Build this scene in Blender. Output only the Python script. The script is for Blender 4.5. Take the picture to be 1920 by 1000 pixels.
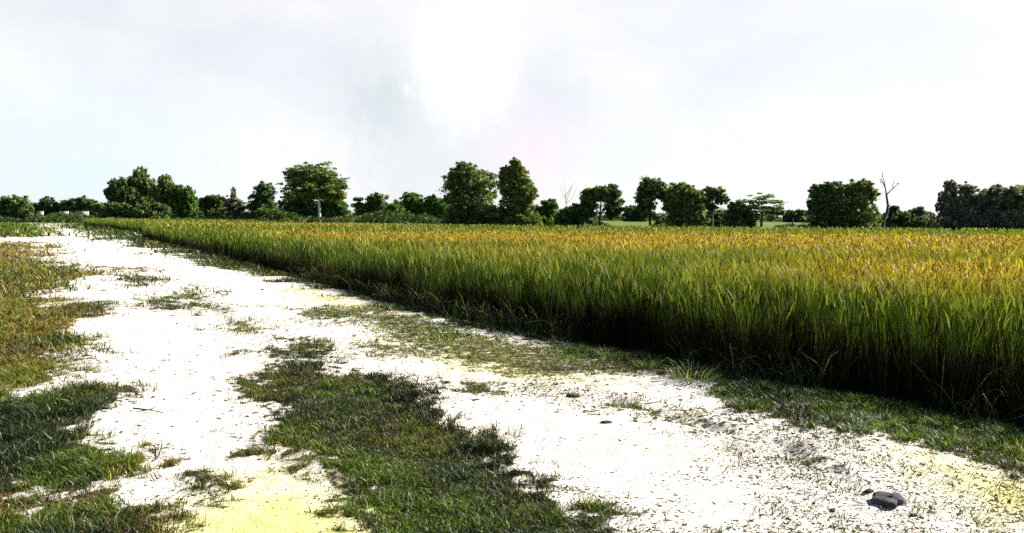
import bpy, math, random
import numpy as np
from mathutils import Matrix, Vector

for o in list(bpy.data.objects):
    bpy.data.objects.remove(o)
SC = bpy.context.scene
COL = SC.collection

# ------------------------------------------------------------------ camera
F = 1507.0                      # focal length in pixels of the 1920 wide photograph
CAMZ = 1.6
PITCH = math.atan(95.0 / F)
ROLL = math.radians(0.40)
fw = np.array([0, math.cos(PITCH), -math.sin(PITCH)])
r0 = np.array([1.0, 0, 0]); u0 = np.array([0, math.sin(PITCH), math.cos(PITCH)])
rt = math.cos(ROLL) * r0 + math.sin(ROLL) * u0
up = -math.sin(ROLL) * r0 + math.cos(ROLL) * u0
cam_d = bpy.data.cameras.new('camera')
cam = bpy.data.objects.new('camera', cam_d); COL.objects.link(cam)
cam_d.sensor_width = 36.0
cam_d.lens = 36.0 * F / 1920.0
cam_d.clip_start = 0.05; cam_d.clip_end = 8000
cam.matrix_world = Matrix(((rt[0], up[0], -fw[0], 0), (rt[1], up[1], -fw[1], 0), (rt[2], up[2], -fw[2], CAMZ), (0, 0, 0, 1)))
SC.camera = cam

def ray(px, py):
    return fw + rt * ((px - 960.0) / F) + up * ((500.0 - py) / F)
def gnd(px, py, z=0.0):         # where the photo's pixel meets the height z
    d = ray(px, py); t = (CAMZ - z) / max(1e-5, -d[2])
    t = min(t, 900.0)
    return (d[0] * t, d[1] * t)
def at(px, py, Y):              # the point at forward distance Y
    d = ray(px, py); t = Y / d[1]
    return np.array([d[0] * t, Y, CAMZ + d[2] * t])

# ------------------------------------------------------------------ light
SUN_EL = math.radians(31); SUN_AZ = math.radians(62)     # azimuth clockwise from +Y: sun to the right, a little ahead
SC.view_settings.view_transform = 'Standard'
SC.view_settings.look = 'None'
SC.view_settings.gamma = 1.0
SC.view_settings.use_curve_mapping = False
SC.view_settings.exposure = 1.62
SC.cycles.max_bounces = 6
SC.cycles.sample_clamp_indirect = 2.0
SC.cycles.transparent_max_bounces = 8
SC.cycles.use_denoising = False

w = bpy.data.worlds.new('World'); SC.world = w; w.use_nodes = True
nt = w.node_tree; nt.nodes.clear()
def N(nt, t, **kw):
    n = nt.nodes.new(t)
    for k, v in kw.items(): setattr(n, k, v)
    return n
def L(nt, a, b): nt.links.new(a, b)
sky = N(nt, 'ShaderNodeTexSky', sky_type='NISHITA', sun_disc=False)
sky.sun_elevation = SUN_EL; sky.sun_rotation = SUN_AZ
sky.air_density = 0.5; sky.dust_density = 0.8  # thin air darkens the clear sky, less fill in the shade
tc = N(nt, 'ShaderNodeTexCoord')
def math_n(nt, op, a, b=None, clamp=False):
    n = N(nt, 'ShaderNodeMath', operation=op); n.use_clamp = clamp
    for i, v in enumerate((a, b)):
        if v is None: continue
        if isinstance(v, (int, float)): n.inputs[i].default_value = v
        else: L(nt, v, n.inputs[i])
    return n.outputs[0]
def mixc(nt, fac, a, b, mode='MIX'):
    n = N(nt, 'ShaderNodeMix', data_type='RGBA', blend_type=mode)
    for s, v in ((n.inputs[0], fac), (n.inputs[6], a), (n.inputs[7], b)):
        if isinstance(v, (int, float)): s.default_value = v
        elif isinstance(v, tuple): s.default_value = (*v, 1) if len(v) == 3 else v
        else: L(nt, v, s)
    return n.outputs[2]
def ramp(nt, fac, stops):
    n = N(nt, 'ShaderNodeValToRGB'); e = n.color_ramp.elements
    e[0].position, e[0].color = stops[0][0], (*stops[0][1], 1)
    e[1].position, e[1].color = stops[-1][0], (*stops[-1][1], 1)
    for p, c in stops[1:-1]:
        x = e.new(p); x.color = (*c, 1)
    L(nt, fac, n.inputs[0]); return n.outputs[0]
def noise(nt, vec, scale, detail=4, rough=0.55, out=0):
    n = N(nt, 'ShaderNodeTexNoise'); n.inputs['Scale'].default_value = scale
    n.inputs['Detail'].default_value = detail; n.inputs['Roughness'].default_value = rough
    if vec is not None: L(nt, vec, n.inputs['Vector'])
    return n.outputs[out]
streak = N(nt, 'ShaderNodeMapping'); L(nt, tc.outputs['Generated'], streak.inputs[0]); streak.inputs['Scale'].default_value = (2.2, 2.2, 0.8)
def glow(px, py, width):        # soft disc of cloud round one direction of the sky
    d = ray(px, py); d = d / np.linalg.norm(d)
    n = N(nt, 'ShaderNodeVectorMath', operation='DOT_PRODUCT'); L(nt, tc.outputs['Generated'], n.inputs[0]); n.inputs[1].default_value = tuple(d)
    a = math_n(nt, 'ARCCOSINE', n.outputs['Value'])
    a = math_n(nt, 'ADD', a, math_n(nt, 'MULTIPLY', math_n(nt, 'SUBTRACT', noise(nt, streak.outputs[0], 26, 8, 0.75), 0.5), math.radians(width) * 2.4))
    a = math_n(nt, 'DIVIDE', a, math.radians(width))
    a = math_n(nt, 'MULTIPLY', a, a)
    return math_n(nt, 'EXPONENT', math_n(nt, 'MULTIPLY', a, -1.0))
SKYV = 6.8                       # brightness of thin sunlit cloud in the sky texture's own units
mp = N(nt, 'ShaderNodeMapping'); L(nt, tc.outputs['Generated'], mp.inputs[0]); mp.inputs['Scale'].default_value = (1.0, 1.0, 2.2)
cn = noise(nt, mp.outputs[0], 3.2, 6, 0.55)
cf = ramp(nt, cn, [(0.28, (0.72,)*3), (0.60, (1.0,)*3)])
sep = N(nt, 'ShaderNodeSeparateXYZ'); L(nt, tc.outputs['Generated'], sep.inputs[0])
# veil of cloud shaped for less fill light: cut off above the view
veil = math_n(nt, 'SUBTRACT', 1.0, math_n(nt, 'MULTIPLY', math_n(nt, 'SUBTRACT', sep.outputs[2], 0.30), 5.0), True)
ahead = math_n(nt, 'ADD', math_n(nt, 'MULTIPLY', sep.outputs[1], 1.6), 0.15, True)      # unseen sky behind the camera cleared to weaken the fill
cf2 = math_n(nt, 'MULTIPLY', math_n(nt, 'MULTIPLY', math_n(nt, 'MULTIPLY', cf, veil), ahead), 0.93)
base = mixc(nt, cf2, sky.outputs[0], (SKYV * 1.0, SKYV * 1.0, SKYV * 1.0))
# grey cloud either side of the bright break, mauve under it
gmask = math_n(nt, 'MULTIPLY', glow(738, 175, 2.9), noise(nt, mp.outputs[0], 14, 5, 0.6))
base = mixc(nt, math_n(nt, 'MULTIPLY', gmask, 1.35, True), base, (4.1, 4.75, 4.85))
gmask2 = math_n(nt, 'MULTIPLY', glow(1010, 170, 4.0), noise(nt, mp.outputs[0], 17, 5, 0.6))
base = mixc(nt, math_n(nt, 'MULTIPLY', gmask2, 0.8, True), base, (4.7, 5.2, 5.5))
gmask3 = math_n(nt, 'MULTIPLY', glow(800, 310, 6.0), 0.55)
base = mixc(nt, gmask3, base, (5.3, 5.5, 5.7))
pm = math_n(nt, 'MULTIPLY', glow(1000, 280, 3.0), 0.75)
base = mixc(nt, pm, base, (6.7, 5.9, 6.7))
lb = math_n(nt, 'MULTIPLY', glow(150, 350, 7.0), 0.7)
base = mixc(nt, lb, base, (5.2, 6.2, 6.5))
wm = math_n(nt, 'MULTIPLY', math_n(nt, 'ADD', glow(860, 155, 2.6), math_n(nt, 'MULTIPLY', glow(880, 80, 2.6), 0.8)), 1.5, True)
base = mixc(nt, wm, base, (7.4, 7.4, 7.4))
bg = N(nt, 'ShaderNodeBackground'); bg.inputs[1].default_value = 0.05
L(nt, base, bg.inputs[0])
wo = N(nt, 'ShaderNodeOutputWorld'); L(nt, bg.outputs[0], wo.inputs[0])

sl = bpy.data.lights.new('sun', 'SUN'); sl.energy = 5.0; sl.angle = math.radians(0.5); sl.color = (1.0, 0.95, 0.86)
so = bpy.data.objects.new('sun', sl); COL.objects.link(so)
sdir = Vector((math.sin(SUN_AZ) * math.cos(SUN_EL), math.cos(SUN_AZ) * math.cos(SUN_EL), math.sin(SUN_EL)))
so.rotation_euler = sdir.to_track_quat('Z', 'Y').to_euler(); so.location = (30, 30, 60)

# ------------------------------------------------------------------ helpers
rng = np.random.default_rng(7)
random.seed(7)
def tag(o, label=None, cat=None, group=None, kind=None):
    if label: o['label'] = label
    if cat: o['category'] = cat
    if group: o['group'] = group
    if kind: o['kind'] = kind
    return o
def mesh(name, V, tris, m, colors=None, parent=None, smooth=False, quads=None):
    V = np.asarray(V, np.float32)
    me = bpy.data.meshes.new(name)
    me.vertices.add(len(V)); me.vertices.foreach_set('co', V.ravel())
    if quads is not None:
        idx = np.asarray(quads, np.int32); k = 4
    else:
        idx = np.asarray(tris, np.int32); k = 3
    me.loops.add(idx.size); me.loops.foreach_set('vertex_index', idx.ravel())
    me.polygons.add(len(idx)); me.polygons.foreach_set('loop_start', np.arange(0, idx.size, k, dtype=np.int32))
    me.polygons.foreach_set('loop_total', np.full(len(idx), k, np.int32))
    if smooth: me.polygons.foreach_set('use_smooth', np.ones(len(idx), bool))
    if colors is not None:
        c = np.ones((len(V), 4), np.float32); colors = np.asarray(colors, np.float32); c[:, :colors.shape[1]] = colors
        a = me.color_attributes.new('tone', 'FLOAT_COLOR', 'POINT'); a.data.foreach_set('color', c.ravel())
    me.update(calc_edges=True)
    me.materials.append(m)
    o = bpy.data.objects.new(name, me); COL.objects.link(o)
    if parent is not None: o.parent = parent
    return o
def empty(name, loc):
    o = bpy.data.objects.new(name, None); COL.objects.link(o); o.location = loc; o.empty_display_size = 0.3
    return o

# value noise in world metres
_tab = np.random.default_rng(3).random((256, 256))
def vn(x, y, s):
    x = np.asarray(x) / s + 1000.3; y = np.asarray(y) / s + 1000.7
    xi = np.floor(x).astype(int); yi = np.floor(y).astype(int); fx = x - xi; fy = y - yi
    fx = fx * fx * (3 - 2 * fx); fy = fy * fy * (3 - 2 * fy)
    g = lambda a, b: _tab[a & 255, b & 255]
    return (g(xi, yi) * (1 - fx) + g(xi + 1, yi) * fx) * (1 - fy) + (g(xi, yi + 1) * (1 - fx) + g(xi + 1, yi + 1) * fx) * fy
def fbm(x, y, s, o=4):
    a = 0; t = 0; amp = 1
    for k in range(o):
        a = a + amp * vn(x + 17.1 * k, y - 9.3 * k, s / 2 ** k); t += amp; amp *= 0.55
    return a / t

def sdf(P, x, y):               # >0 inside the polygon, metres
    P = np.array(P); n = len(P)
    x = np.asarray(x, float); y = np.asarray(y, float)
    d = np.full(x.shape, 1e18); ins = np.zeros(x.shape, bool)
    for i in range(n):
        ax, ay = P[i]; bx, by = P[(i + 1) % n]
        ex, ey = bx - ax, by - ay; L2 = ex * ex + ey * ey + 1e-12
        t = np.clip(((x - ax) * ex + (y - ay) * ey) / L2, 0, 1)
        d = np.minimum(d, (x - ax - t * ex) ** 2 + (y - ay - t * ey) ** 2)
        if ay != by:
            c = ((ay > y) != (by > y)) & (x < (bx - ax) * (y - ay) / (by - ay) + ax)
            ins ^= c
    d = np.sqrt(d)
    return np.where(ins, d, -d)

RICE_EDGE = [(275, 448), (330, 461), (400, 477), (500, 499), (600, 524), (700, 548), (800, 573), (950, 607), (1060, 627), (1150, 643),
             (1250, 662), (1400, 697), (1500, 716), (1600, 732), (1750, 755), (1920, 784), (2400, 875)]
def G(pts): return [gnd(*p) for p in pts]
rice_near = G(RICE_EDGE)
# main paddy plot: near edge from the photograph, far edge about 62 m away
RICE = rice_near + [(60, 30), (60, 62), (0, 66), (-14, 72), (-30, 80)] + [gnd(268, 436)]
# second plot beyond the grass bund on the left
RICE2 = G([(262, 438), (215, 431), (165, 424), (140, 419)]) + [(-62, 112), (-30, 106), (-31, 84)]
# grass areas: (pixels, density, dry, dark, height factor)
AREAS = [
 # far left meadow
 ([(-900, 413), (40, 413), (66, 418), (78, 427), (97, 443), (60, 445), (-900, 452)], 1.0, 0.30, 0.1, 1.5),
 # brown ploughed patch
 ([(-900, 460), (0, 453), (65, 455), (104, 462), (98, 475), (84, 488), (60, 492), (-900, 500)], 0.8, 1.0, 0.1, 0.9),
 ([(-900, 496), (0, 490), (70, 492), (130, 503), (163, 512), (150, 524), (100, 545), (62, 562), (82, 580), (150, 572), (192, 580), (198, 592),
   (140, 602), (110, 612), (128, 632), (150, 650), (120, 690), (60, 716), (10, 745), (-900, 1000)], 0.95, 0.72, 0.25, 1.5),
 ([(-900, 900), (0, 762), (60, 748), (150, 742), (244, 726), (245, 748), (205, 778), (170, 798), (225, 818), (268, 840), (282, 880), (230, 905),
   (150, 922), (60, 930), (-200, 930), (-900, 1000)], 1.0, 0.32, 0.68, 1.6),
 ([(-400, 960), (100, 950), (200, 942), (290, 958), (312, 985), (330, 1050), (300, 1200), (-900, 1300)], 0.95, 0.5, 0.65, 1.5),
 ([(-900, 1000), (-200, 905), (0, 900), (60, 905), (160, 905), (220, 925), (200, 950), (100, 975), (0, 985), (-400, 1005)], 0.85, 0.75, 0.6, 0.9),
 ([(345, 890), (378, 884), (410, 893), (440, 905), (436, 930), (400, 938), (376, 918)], 0.9, 0.3, 0.7, 1.0),
 # island between the wheel tracks
 ([(560, 668), (520, 676), (488, 700), (452, 732), (450, 752), (482, 792), (484, 842), (530, 880), (590, 920), (650, 960), (700, 1000), (790, 1130),
   (1430, 1130), (1225, 1000), (1060, 925), (960, 872), (880, 808), (800, 742), (745, 704), (690, 692), (630, 694)], 1.0, 0.14, 0.62, 1.0),
 ([(690, 692), (745, 704), (800, 742), (880, 808), (960, 872), (1075, 935), (1240, 1010), (1430, 1130), (1220, 1130), (1000, 1000), (900, 910), (790, 820), (700, 750), (630, 705)], 1.0, 0.05, 1.0, 1.5),  # right edge of the island: shade put into the grass colour
 ([(465, 664), (500, 652), (540, 643), (572, 642), (576, 656), (560, 668), (500, 668)], 0.95, 0.2, 0.7, 1.0),
 ([(572, 655), (620, 690), (660, 700), (640, 712), (590, 690), (560, 668)], 0.6, 0.1, 0.8, 0.9),
 ([(308, 543), (350, 538), (392, 548), (428, 563), (424, 580), (455, 600), (482, 622), (468, 628), (430, 606), (395, 590), (345, 572), (320, 562)], 0.62, 0.2, 0.6, 1.0),
 ([(268, 574), (300, 566), (330, 572), (320, 580), (280, 580)], 0.7, 0.2, 0.6, 0.9),
 ([(206, 520), (240, 515), (298, 518), (300, 528), (282, 540), (232, 537)], 0.6, 0.35, 0.3, 0.9),
 ([(168, 500), (230, 500), (282, 505), (278, 508), (220, 506)], 0.55, 0.4, 0.6, 0.5),
 # verge between the track and the paddy
 ([(92, 411), (150, 414), (268, 432), (278, 446), (330, 458), (400, 472), (500, 490), (600, 512), (620, 545), (560, 532), (470, 512), (380, 496), (290, 470), (200, 446), (130, 428), (100, 416)], 0.95, 0.12, 0.75, 1.3),  # dark value stands in for the shade of the crop
 ([(600, 512), (700, 535), (800, 562), (950, 598), (1060, 620), (1070, 655), (960, 636), (860, 610), (740, 578), (640, 550), (600, 535)], 0.9, 0.1, 0.8, 1.2),  # crop's shade put into the grass tone here too
 ([(528, 586), (600, 580), (700, 576), (800, 590), (900, 612), (980, 630), (1060, 645), (1160, 668), (1250, 684), (1260, 704), (1130, 700), (1020, 712),
   (930, 694), (850, 680), (790, 652), (700, 625), (640, 612), (570, 602)], 0.58, 0.30, 0.1, 0.8),
 ([(668, 645), (730, 640), (800, 652), (830, 664), (780, 664), (700, 656)], 0.5, 0.4, 0.3, 0.8),
 ([(840, 672), (900, 666), (960, 690), (940, 700), (860, 688)], 0.5, 0.3, 0.4, 0.8),
 ([(860, 730), (890, 720), (935, 725), (930, 738), (880, 740)], 0.65, 0.2, 0.4, 0.9),
 ([(1060, 620), (1150, 640), (1250, 658), (1400, 692), (1500, 710), (1600, 728), (1750, 755), (1920, 790), (2400, 900), (2600, 1100), (2100, 960), (1920, 905),
   (1810, 868), (1700, 832), (1600, 812), (1500, 792), (1400, 772), (1340, 742), (1250, 706), (1150, 682), (1060, 655)], 0.78, 0.08, 0.5, 1.2),
 ([(1140, 745), (1180, 738), (1235, 742), (1230, 756), (1290, 776), (1330, 792), (1300, 805), (1240, 788), (1190, 770), (1145, 760)], 0.55, 0.15, 0.6, 0.8),
 ([(1470, 842), (1520, 838), (1565, 868), (1600, 900), (1570, 925), (1520, 900), (1480, 870)], 0.55, 0.15, 0.8, 0.8),
 ([(1400, 790), (1520, 795), (1640, 830), (1760, 870), (1900, 915), (2000, 960), (1800, 905), (1640, 860), (1480, 815)], 0.35, 0.2, 0.6, 0.9),
 ([(1120, 742), (1260, 745), (1400, 790), (1520, 800), (1640, 835), (1800, 880), (2000, 960), (2200, 1100), (1650, 1100), (1500, 1000), (1420, 920), (1330, 850), (1220, 800)], 0.27, 0.3, 0.6, 0.7),
 ([(860, 730), (1000, 705), (1130, 715), (1200, 740), (1100, 760), (980, 750)], 0.22, 0.5, 0.4, 0.7),
 ([(900, 850), (1000, 870), (1130, 930), (1300, 1000), (1500, 1130), (1250, 1130), (1080, 980), (960, 900)], 0.40, 0.2, 0.8, 0.8),
 ([(1700, 905), (1850, 960), (1990, 1000), (2000, 1060), (1850, 1010), (1700, 940)], 0.40, 0.3, 0.5, 0.9),
]
AREAW = [(G([(max(min(p[0], 3000), -1000), p[1]) for p in a[0]]),) + a[1:] for a in AREAS]
# zones where the sand itself is yellow clay
YEL = [G([(290, 1000), (370, 950), (440, 900), (520, 865), (620, 900), (700, 950), (780, 1010), (840, 1150), (250, 1150)]),
       G([(1700, 850), (1850, 890), (2000, 930), (2100, 1010), (1900, 980), (1760, 920)]),
       G([(560, 545), (700, 570), (760, 590), (680, 580), (600, 565)]),
       G([(760, 620), (860, 640), (960, 690), (1150, 715), (1000, 705), (850, 685)])]
def sm(t): t = np.clip(t, 0, 1); return t * t * (3 - 2 * t)
def masks(x, y):
    """grass density, dryness, darkness, height, rice soil, yellow clay at a ground point"""
    x = np.asarray(x, float); y = np.asarray(y, float)
    D = np.hypot(x, y); amp = 0.028 * D + 0.06
    nz = (fbm(x, y, 0.9, 5) - 0.5) * 2 + (vn(x, y, 0.12) - 0.5) * 0.8 + (vn(x + 3, y, 0.05) - 0.5) * 0.7 * (D < 12)
    g = np.zeros(x.shape); dry = np.full(x.shape, 0.3); dark = np.full(x.shape, 0.3); h = np.ones(x.shape)
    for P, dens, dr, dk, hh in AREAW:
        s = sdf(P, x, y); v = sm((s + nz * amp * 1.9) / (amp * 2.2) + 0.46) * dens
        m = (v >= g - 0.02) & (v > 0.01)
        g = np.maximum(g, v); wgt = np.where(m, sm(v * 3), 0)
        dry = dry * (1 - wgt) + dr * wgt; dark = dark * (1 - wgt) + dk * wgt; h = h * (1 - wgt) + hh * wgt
    far = sm((y - 118 + nz * 5) / 14); far = np.maximum(far, sm((-x - 40 - y * 0.25) / 10) * (y > 0))
    g = np.maximum(g, far); h = np.where(far > 0.5, 1.6, h)
    rs = np.maximum(sdf(RICE, x, y), sdf(RICE2, x, y)); r = sm(rs / 0.25 + 0.5)
    beyond = (y > 58) & (x > -y * 0.42); g = np.where(beyond & (r < 0.5), 1.0, g)
    ye = np.zeros(x.shape)
    for P in YEL: ye = np.maximum(ye, sm((sdf(P, x, y) + nz * amp * 1.5) / (amp * 5) + 0.5))
    return g, dry, dark, h, r, ye
RUTS = [gnd(*a) + gnd(*b) for a, b in (((1150, 745), (1330, 800)), ((1330, 800), (1480, 850)), ((1470, 840), (1590, 930)), ((1000, 720), (1150, 745)), ((350, 545), (480, 640)))]
def gz(x, y):                   # terrain height: ruts, clods, the raised island and the shallow ditch along the paddy
    x = np.asarray(x, float); y = np.asarray(y, float); D = np.hypot(x, y)
    k = np.clip(1 - (D - 30) / 40, 0, 1)
    z = (fbm(x, y, 1.6, 4) - 0.5) * 0.10 + (fbm(x + 50, y, 0.22, 4) - 0.5) * 0.036 * np.clip(1 - D / 25, 0, 1)
    isl = sdf(AREAW[6][0], x, y); z = z + 0.05 * sm(isl / 0.35 + 0.3)
    for ax, ay, bx, by in RUTS:
        ex, ey = bx - ax, by - ay; t = np.clip(((x - ax) * ex + (y - ay) * ey) / (ex * ex + ey * ey), 0, 1)
        dd = np.hypot(x - ax - t * ex, y - ay - t * ey) + (vn(x, y, 0.3) - 0.5) * 0.06
        z = z - (0.005 + 0.028 * vn(x, y, 0.45)) * np.exp(-(dd / 0.10) ** 2) + 0.006 * np.exp(-((dd - 0.22) / 0.07) ** 2)
    rs = sdf(RICE, x, y); z = z - 0.10 * np.exp(-((rs - 0.1) / 0.35) ** 2)
    return z * k

# ------------------------------------------------------------------ materials
def mat(name):
    m = bpy.data.materials.new(name); m.use_nodes = True; m.node_tree.nodes.clear(); return m
def leafy(name, translucency=0.35, rough=0.55, spec=0.25):
    m = mat(name); t = m.node_tree
    at_ = N(t, 'ShaderNodeAttribute', attribute_name='tone')
    p = N(t, 'ShaderNodeBsdfPrincipled'); p.inputs['Roughness'].default_value = rough
    p.inputs['Specular IOR Level'].default_value = spec
    L(t, at_.outputs['Color'], p.inputs['Base Color'])
    tr = N(t, 'ShaderNodeBsdfTranslucent')
    c2 = mixc(t, 1.0, at_.outputs['Color'], (1.25, 1.35, 0.6), 'MULTIPLY'); L(t, c2, tr.inputs[0])
    mx = N(t, 'ShaderNodeMixShader'); mx.inputs[0].default_value = translucency
    L(t, p.outputs[0], mx.inputs[1]); L(t, tr.outputs[0], mx.inputs[2])
    o = N(t, 'ShaderNodeOutputMaterial'); L(t, mx.outputs[0], o.inputs[0]); return m
def simple(name, c1, c2, scale, rough=0.9, bump=0.3, bscale=None):
    m = mat(name); t = m.node_tree
    tcn = N(t, 'ShaderNodeTexCoord'); n1 = noise(t, tcn.outputs['Object'], scale, 6, 0.6)
    c = ramp(t, n1, [(0.35, c1), (0.65, c2)])
    p = N(t, 'ShaderNodeBsdfPrincipled'); p.inputs['Roughness'].default_value = rough; p.inputs['Specular IOR Level'].default_value = 0.2
    L(t, c, p.inputs['Base Color'])
    b = N(t, 'ShaderNodeBump'); b.inputs['Strength'].default_value = bump; b.inputs['Distance'].default_value = 0.02
    L(t, noise(t, tcn.outputs['Object'], bscale or scale * 4, 6, 0.6), b.inputs['Height']); L(t, b.outputs[0], p.inputs['Normal'])
    o = N(t, 'ShaderNodeOutputMaterial'); L(t, p.outputs[0], o.inputs[0]); return m
M_RICE = leafy('rice_leaf', 0.27, 0.6, 0.12)
M_GRASS = leafy('grass_leaf', 0.30)
M_LEAF = leafy('tree_leaf', 0.32, 0.6, 0.2)
M_BARK = simple('bark', (0.06, 0.045, 0.032), (0.14, 0.11, 0.08), 3.0, 0.95, 0.6)
M_PALEBARK = simple('whitewashed_bark', (0.55, 0.50, 0.42), (0.8, 0.77, 0.7), 2.0, 0.9, 0.3)
M_GREYBARK = simple('dead_wood', (0.05, 0.045, 0.05), (0.11, 0.10, 0.10), 3.0, 0.9, 0.4)
M_PALETWIG = simple('pale_bark', (0.42, 0.38, 0.32), (0.6, 0.55, 0.48), 2.0, 0.9, 0.3)
M_LITTER = leafy('litter', 0.0, 0.9, 0.1)
M_WALL = simple('limewash', (0.34, 0.31, 0.22), (0.55, 0.52, 0.40), 1.5, 0.9, 0.2)
M_STONE = simple('grey_stone', (0.018, 0.018, 0.022), (0.10, 0.095, 0.115), 22, 0.85, 0.8)
M_CLOD = simple('brown_clod', (0.035, 0.022, 0.014), (0.11, 0.07, 0.05), 25, 0.95, 0.8)
M_PETAL = simple('white_petal', (0.7, 0.68, 0.6), (0.82, 0.8, 0.74), 30, 0.6, 0.1)

def ground_material():
    m = mat('ground'); t = m.node_tree
    geo = N(t, 'ShaderNodeNewGeometry'); pos = geo.outputs['Position']
    a = N(t, 'ShaderNodeAttribute', attribute_name='tone'); s = N(t, 'ShaderNodeSeparateColor'); L(t, a.outputs['Color'], s.inputs[0])
    g, dry, yel = s.outputs[0], s.outputs[1], s.outputs[2]; soil = a.outputs['Alpha']
    big = noise(t, pos, 0.7, 5, 0.6); fine = noise(t, pos, 9, 7, 0.65); grit = noise(t, pos, 60, 4, 0.7)
    sand = ramp(t, big, [(0.3, (0.56, 0.50, 0.42)), (0.46, (0.68, 0.63, 0.56)), (0.7, (0.74, 0.70, 0.64))])
    sand = mixc(t, math_n(t, 'MULTIPLY', yel, 0.9), sand, (0.60, 0.56, 0.17))
    # trodden darker crumbs and damp crust
    sp = ramp(t, grit, [(0.57, (0,)*3), (0.64, (1,)*3)]); sp2 = ramp(t, noise(t, pos, 2.3, 4, 0.6), [(0.45, (0,)*3), (0.6, (1,)*3)])
    sand = mixc(t, math_n(t, 'MULTIPLY', math_n(t, 'MULTIPLY', sp, sp2), 0.6), sand, (0.20, 0.16, 0.10))
    dirt = mixc(t, dry, (0.045, 0.048, 0.018), (0.20, 0.11, 0.065))  # soil under grass, darkened to stand in for shade between blades
    dirt = mixc(t, fine, dirt, mixc(t, dry, (0.018, 0.024, 0.008), (0.08, 0.045, 0.028)))
    edge = math_n(t, 'ADD', g, math_n(t, 'MULTIPLY', math_n(t, 'SUBTRACT', fine, 0.5), 1.3))
    gf = ramp(t, edge, [(0.36, (0,)*3), (0.60, (1,)*3)])
    col = mixc(t, gf, sand, dirt)
    col = mixc(t, soil, col, (0.05, 0.035, 0.022))
    # beyond the paddies: hay-green meadow
    sx = N(t, 'ShaderNodeSeparateXYZ'); L(t, pos, sx.inputs[0])
    fr = ramp(t, math_n(t, 'DIVIDE', sx.outputs[1], 200.0), [(0.26, (0,)*3), (0.40, (1,)*3)])
    mea = ramp(t, noise(t, pos, 0.05, 5, 0.6), [(0.35, (0.05, 0.10, 0.010)), (0.6, (0.10, 0.15, 0.014)), (0.75, (0.20, 0.19, 0.05))])
    col = mixc(t, math_n(t, 'MULTIPLY', fr, gf), col, mea)
    p = N(t, 'ShaderNodeBsdfPrincipled'); p.inputs['Roughness'].default_value = 0.95; p.inputs['Specular IOR Level'].default_value = 0.1
    L(t, col, p.inputs['Base Color'])
    b = N(t, 'ShaderNodeBump'); b.inputs['Strength'].default_value = 1.0; b.inputs['Distance'].default_value = 0.045
    hh = math_n(t, 'ADD', fine, math_n(t, 'MULTIPLY', grit, 0.35)); L(t, hh, b.inputs['Height']); L(t, b.outputs[0], p.inputs['Normal'])
    o = N(t, 'ShaderNodeOutputMaterial'); L(t, p.outputs[0], o.inputs[0]); return m

# ------------------------------------------------------------------ ground sheet
fa = np.radians(np.linspace(-44, 44, 620)); ba = np.radians(np.linspace(44, 316, 60))[1:-1]
ang = np.concatenate([fa, ba]); na = len(ang)
rr = np.concatenate([[0.02, 0.6, 1.2, 1.8], np.geomspace(2.2, 40, 430), np.geomspace(41, 1400, 90)]); nr = len(rr)
A, R = np.meshgrid(ang, rr)
gx = (np.sin(A) * R).ravel(); gy = (np.cos(A) * R).ravel()
mg, md, mk, mh, mr, my = masks(gx, gy)
V = np.stack([gx, gy, gz(gx, gy)], 1)
i, j = np.meshgrid(np.arange(nr - 1), np.arange(na), indexing='ij')
j2 = (j + 1) % na
Q = np.stack([i * na + j, i * na + j2, (i + 1) * na + j2, (i + 1) * na + j], -1).reshape(-1, 4)[:, ::-1]
ground = mesh('ground', V, None, ground_material(), np.stack([mg, md, my, mr], 1), smooth=True, quads=Q)
tag(ground, kind='structure', label='pale sandy farm track and the grassy ground around it', cat='ground')

# ------------------------------------------------------------------ blades
def wedge(r1, r2, dens, half=41):
    th = math.radians(half); area = th * (r2 * r2 - r1 * r1); n = int(area * dens)
    r = np.sqrt(rng.random(n) * (r2 * r2 - r1 * r1) + r1 * r1); a = (rng.random(n) * 2 - 1) * th
    return r * np.sin(a), r * np.cos(a)
def blades(x, y, z, h, wd, lean, ldir, droop, cb, ct, segs=2, cpow=1.0):
    """ribbons: base point, height, width, lean (fraction of h), lean direction, droop; colours at base and tip"""
    n = len(x); k = 2 * segs + 1
    fa_ = rng.random(n) * math.pi * 2; wx = np.cos(fa_); wy = np.sin(fa_)
    V = np.zeros((n, k, 3), np.float32); C = np.zeros((n, k, 3), np.float32)
    for s in range(segs + 1):
        t = s / segs
        off = lean * h * (t ** 1.6 if True else t)
        px = x + np.cos(ldir) * off; py = y + np.sin(ldir) * off
        pz = z + h * (t - droop * t ** 3)
        ww = wd * 0.5 * (1.0 if s == 0 else (1.15 - 0.5 * t))
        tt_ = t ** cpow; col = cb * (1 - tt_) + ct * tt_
        if s < segs:
            V[:, 2 * s] = np.stack([px - wx * ww, py - wy * ww, pz], 1)
            V[:, 2 * s + 1] = np.stack([px + wx * ww, py + wy * ww, pz], 1)
            C[:, 2 * s] = col; C[:, 2 * s + 1] = col
        else:
            V[:, 2 * s] = np.stack([px, py, pz], 1); C[:, 2 * s] = col
    f = []
    for s in range(segs):
        a = 2 * s
        if s < segs - 1: f += [(a, a + 1, a + 3), (a, a + 3, a + 2)]
        else: f += [(a, a + 1, a + 2)]
    T = (np.arange(n)[:, None, None] * k + np.array(f)[None]).reshape(-1, 3)
    return V.reshape(-1, 3), T, C.reshape(-1, 3)
def join(parts):
    Vs, Ts, Cs = [], [], []; o = 0
    for v, t, c in parts:
        Vs.append(v); Ts.append(t + o); Cs.append(c); o += len(v)
    return np.concatenate(Vs), np.concatenate(Ts), np.concatenate(Cs)
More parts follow.
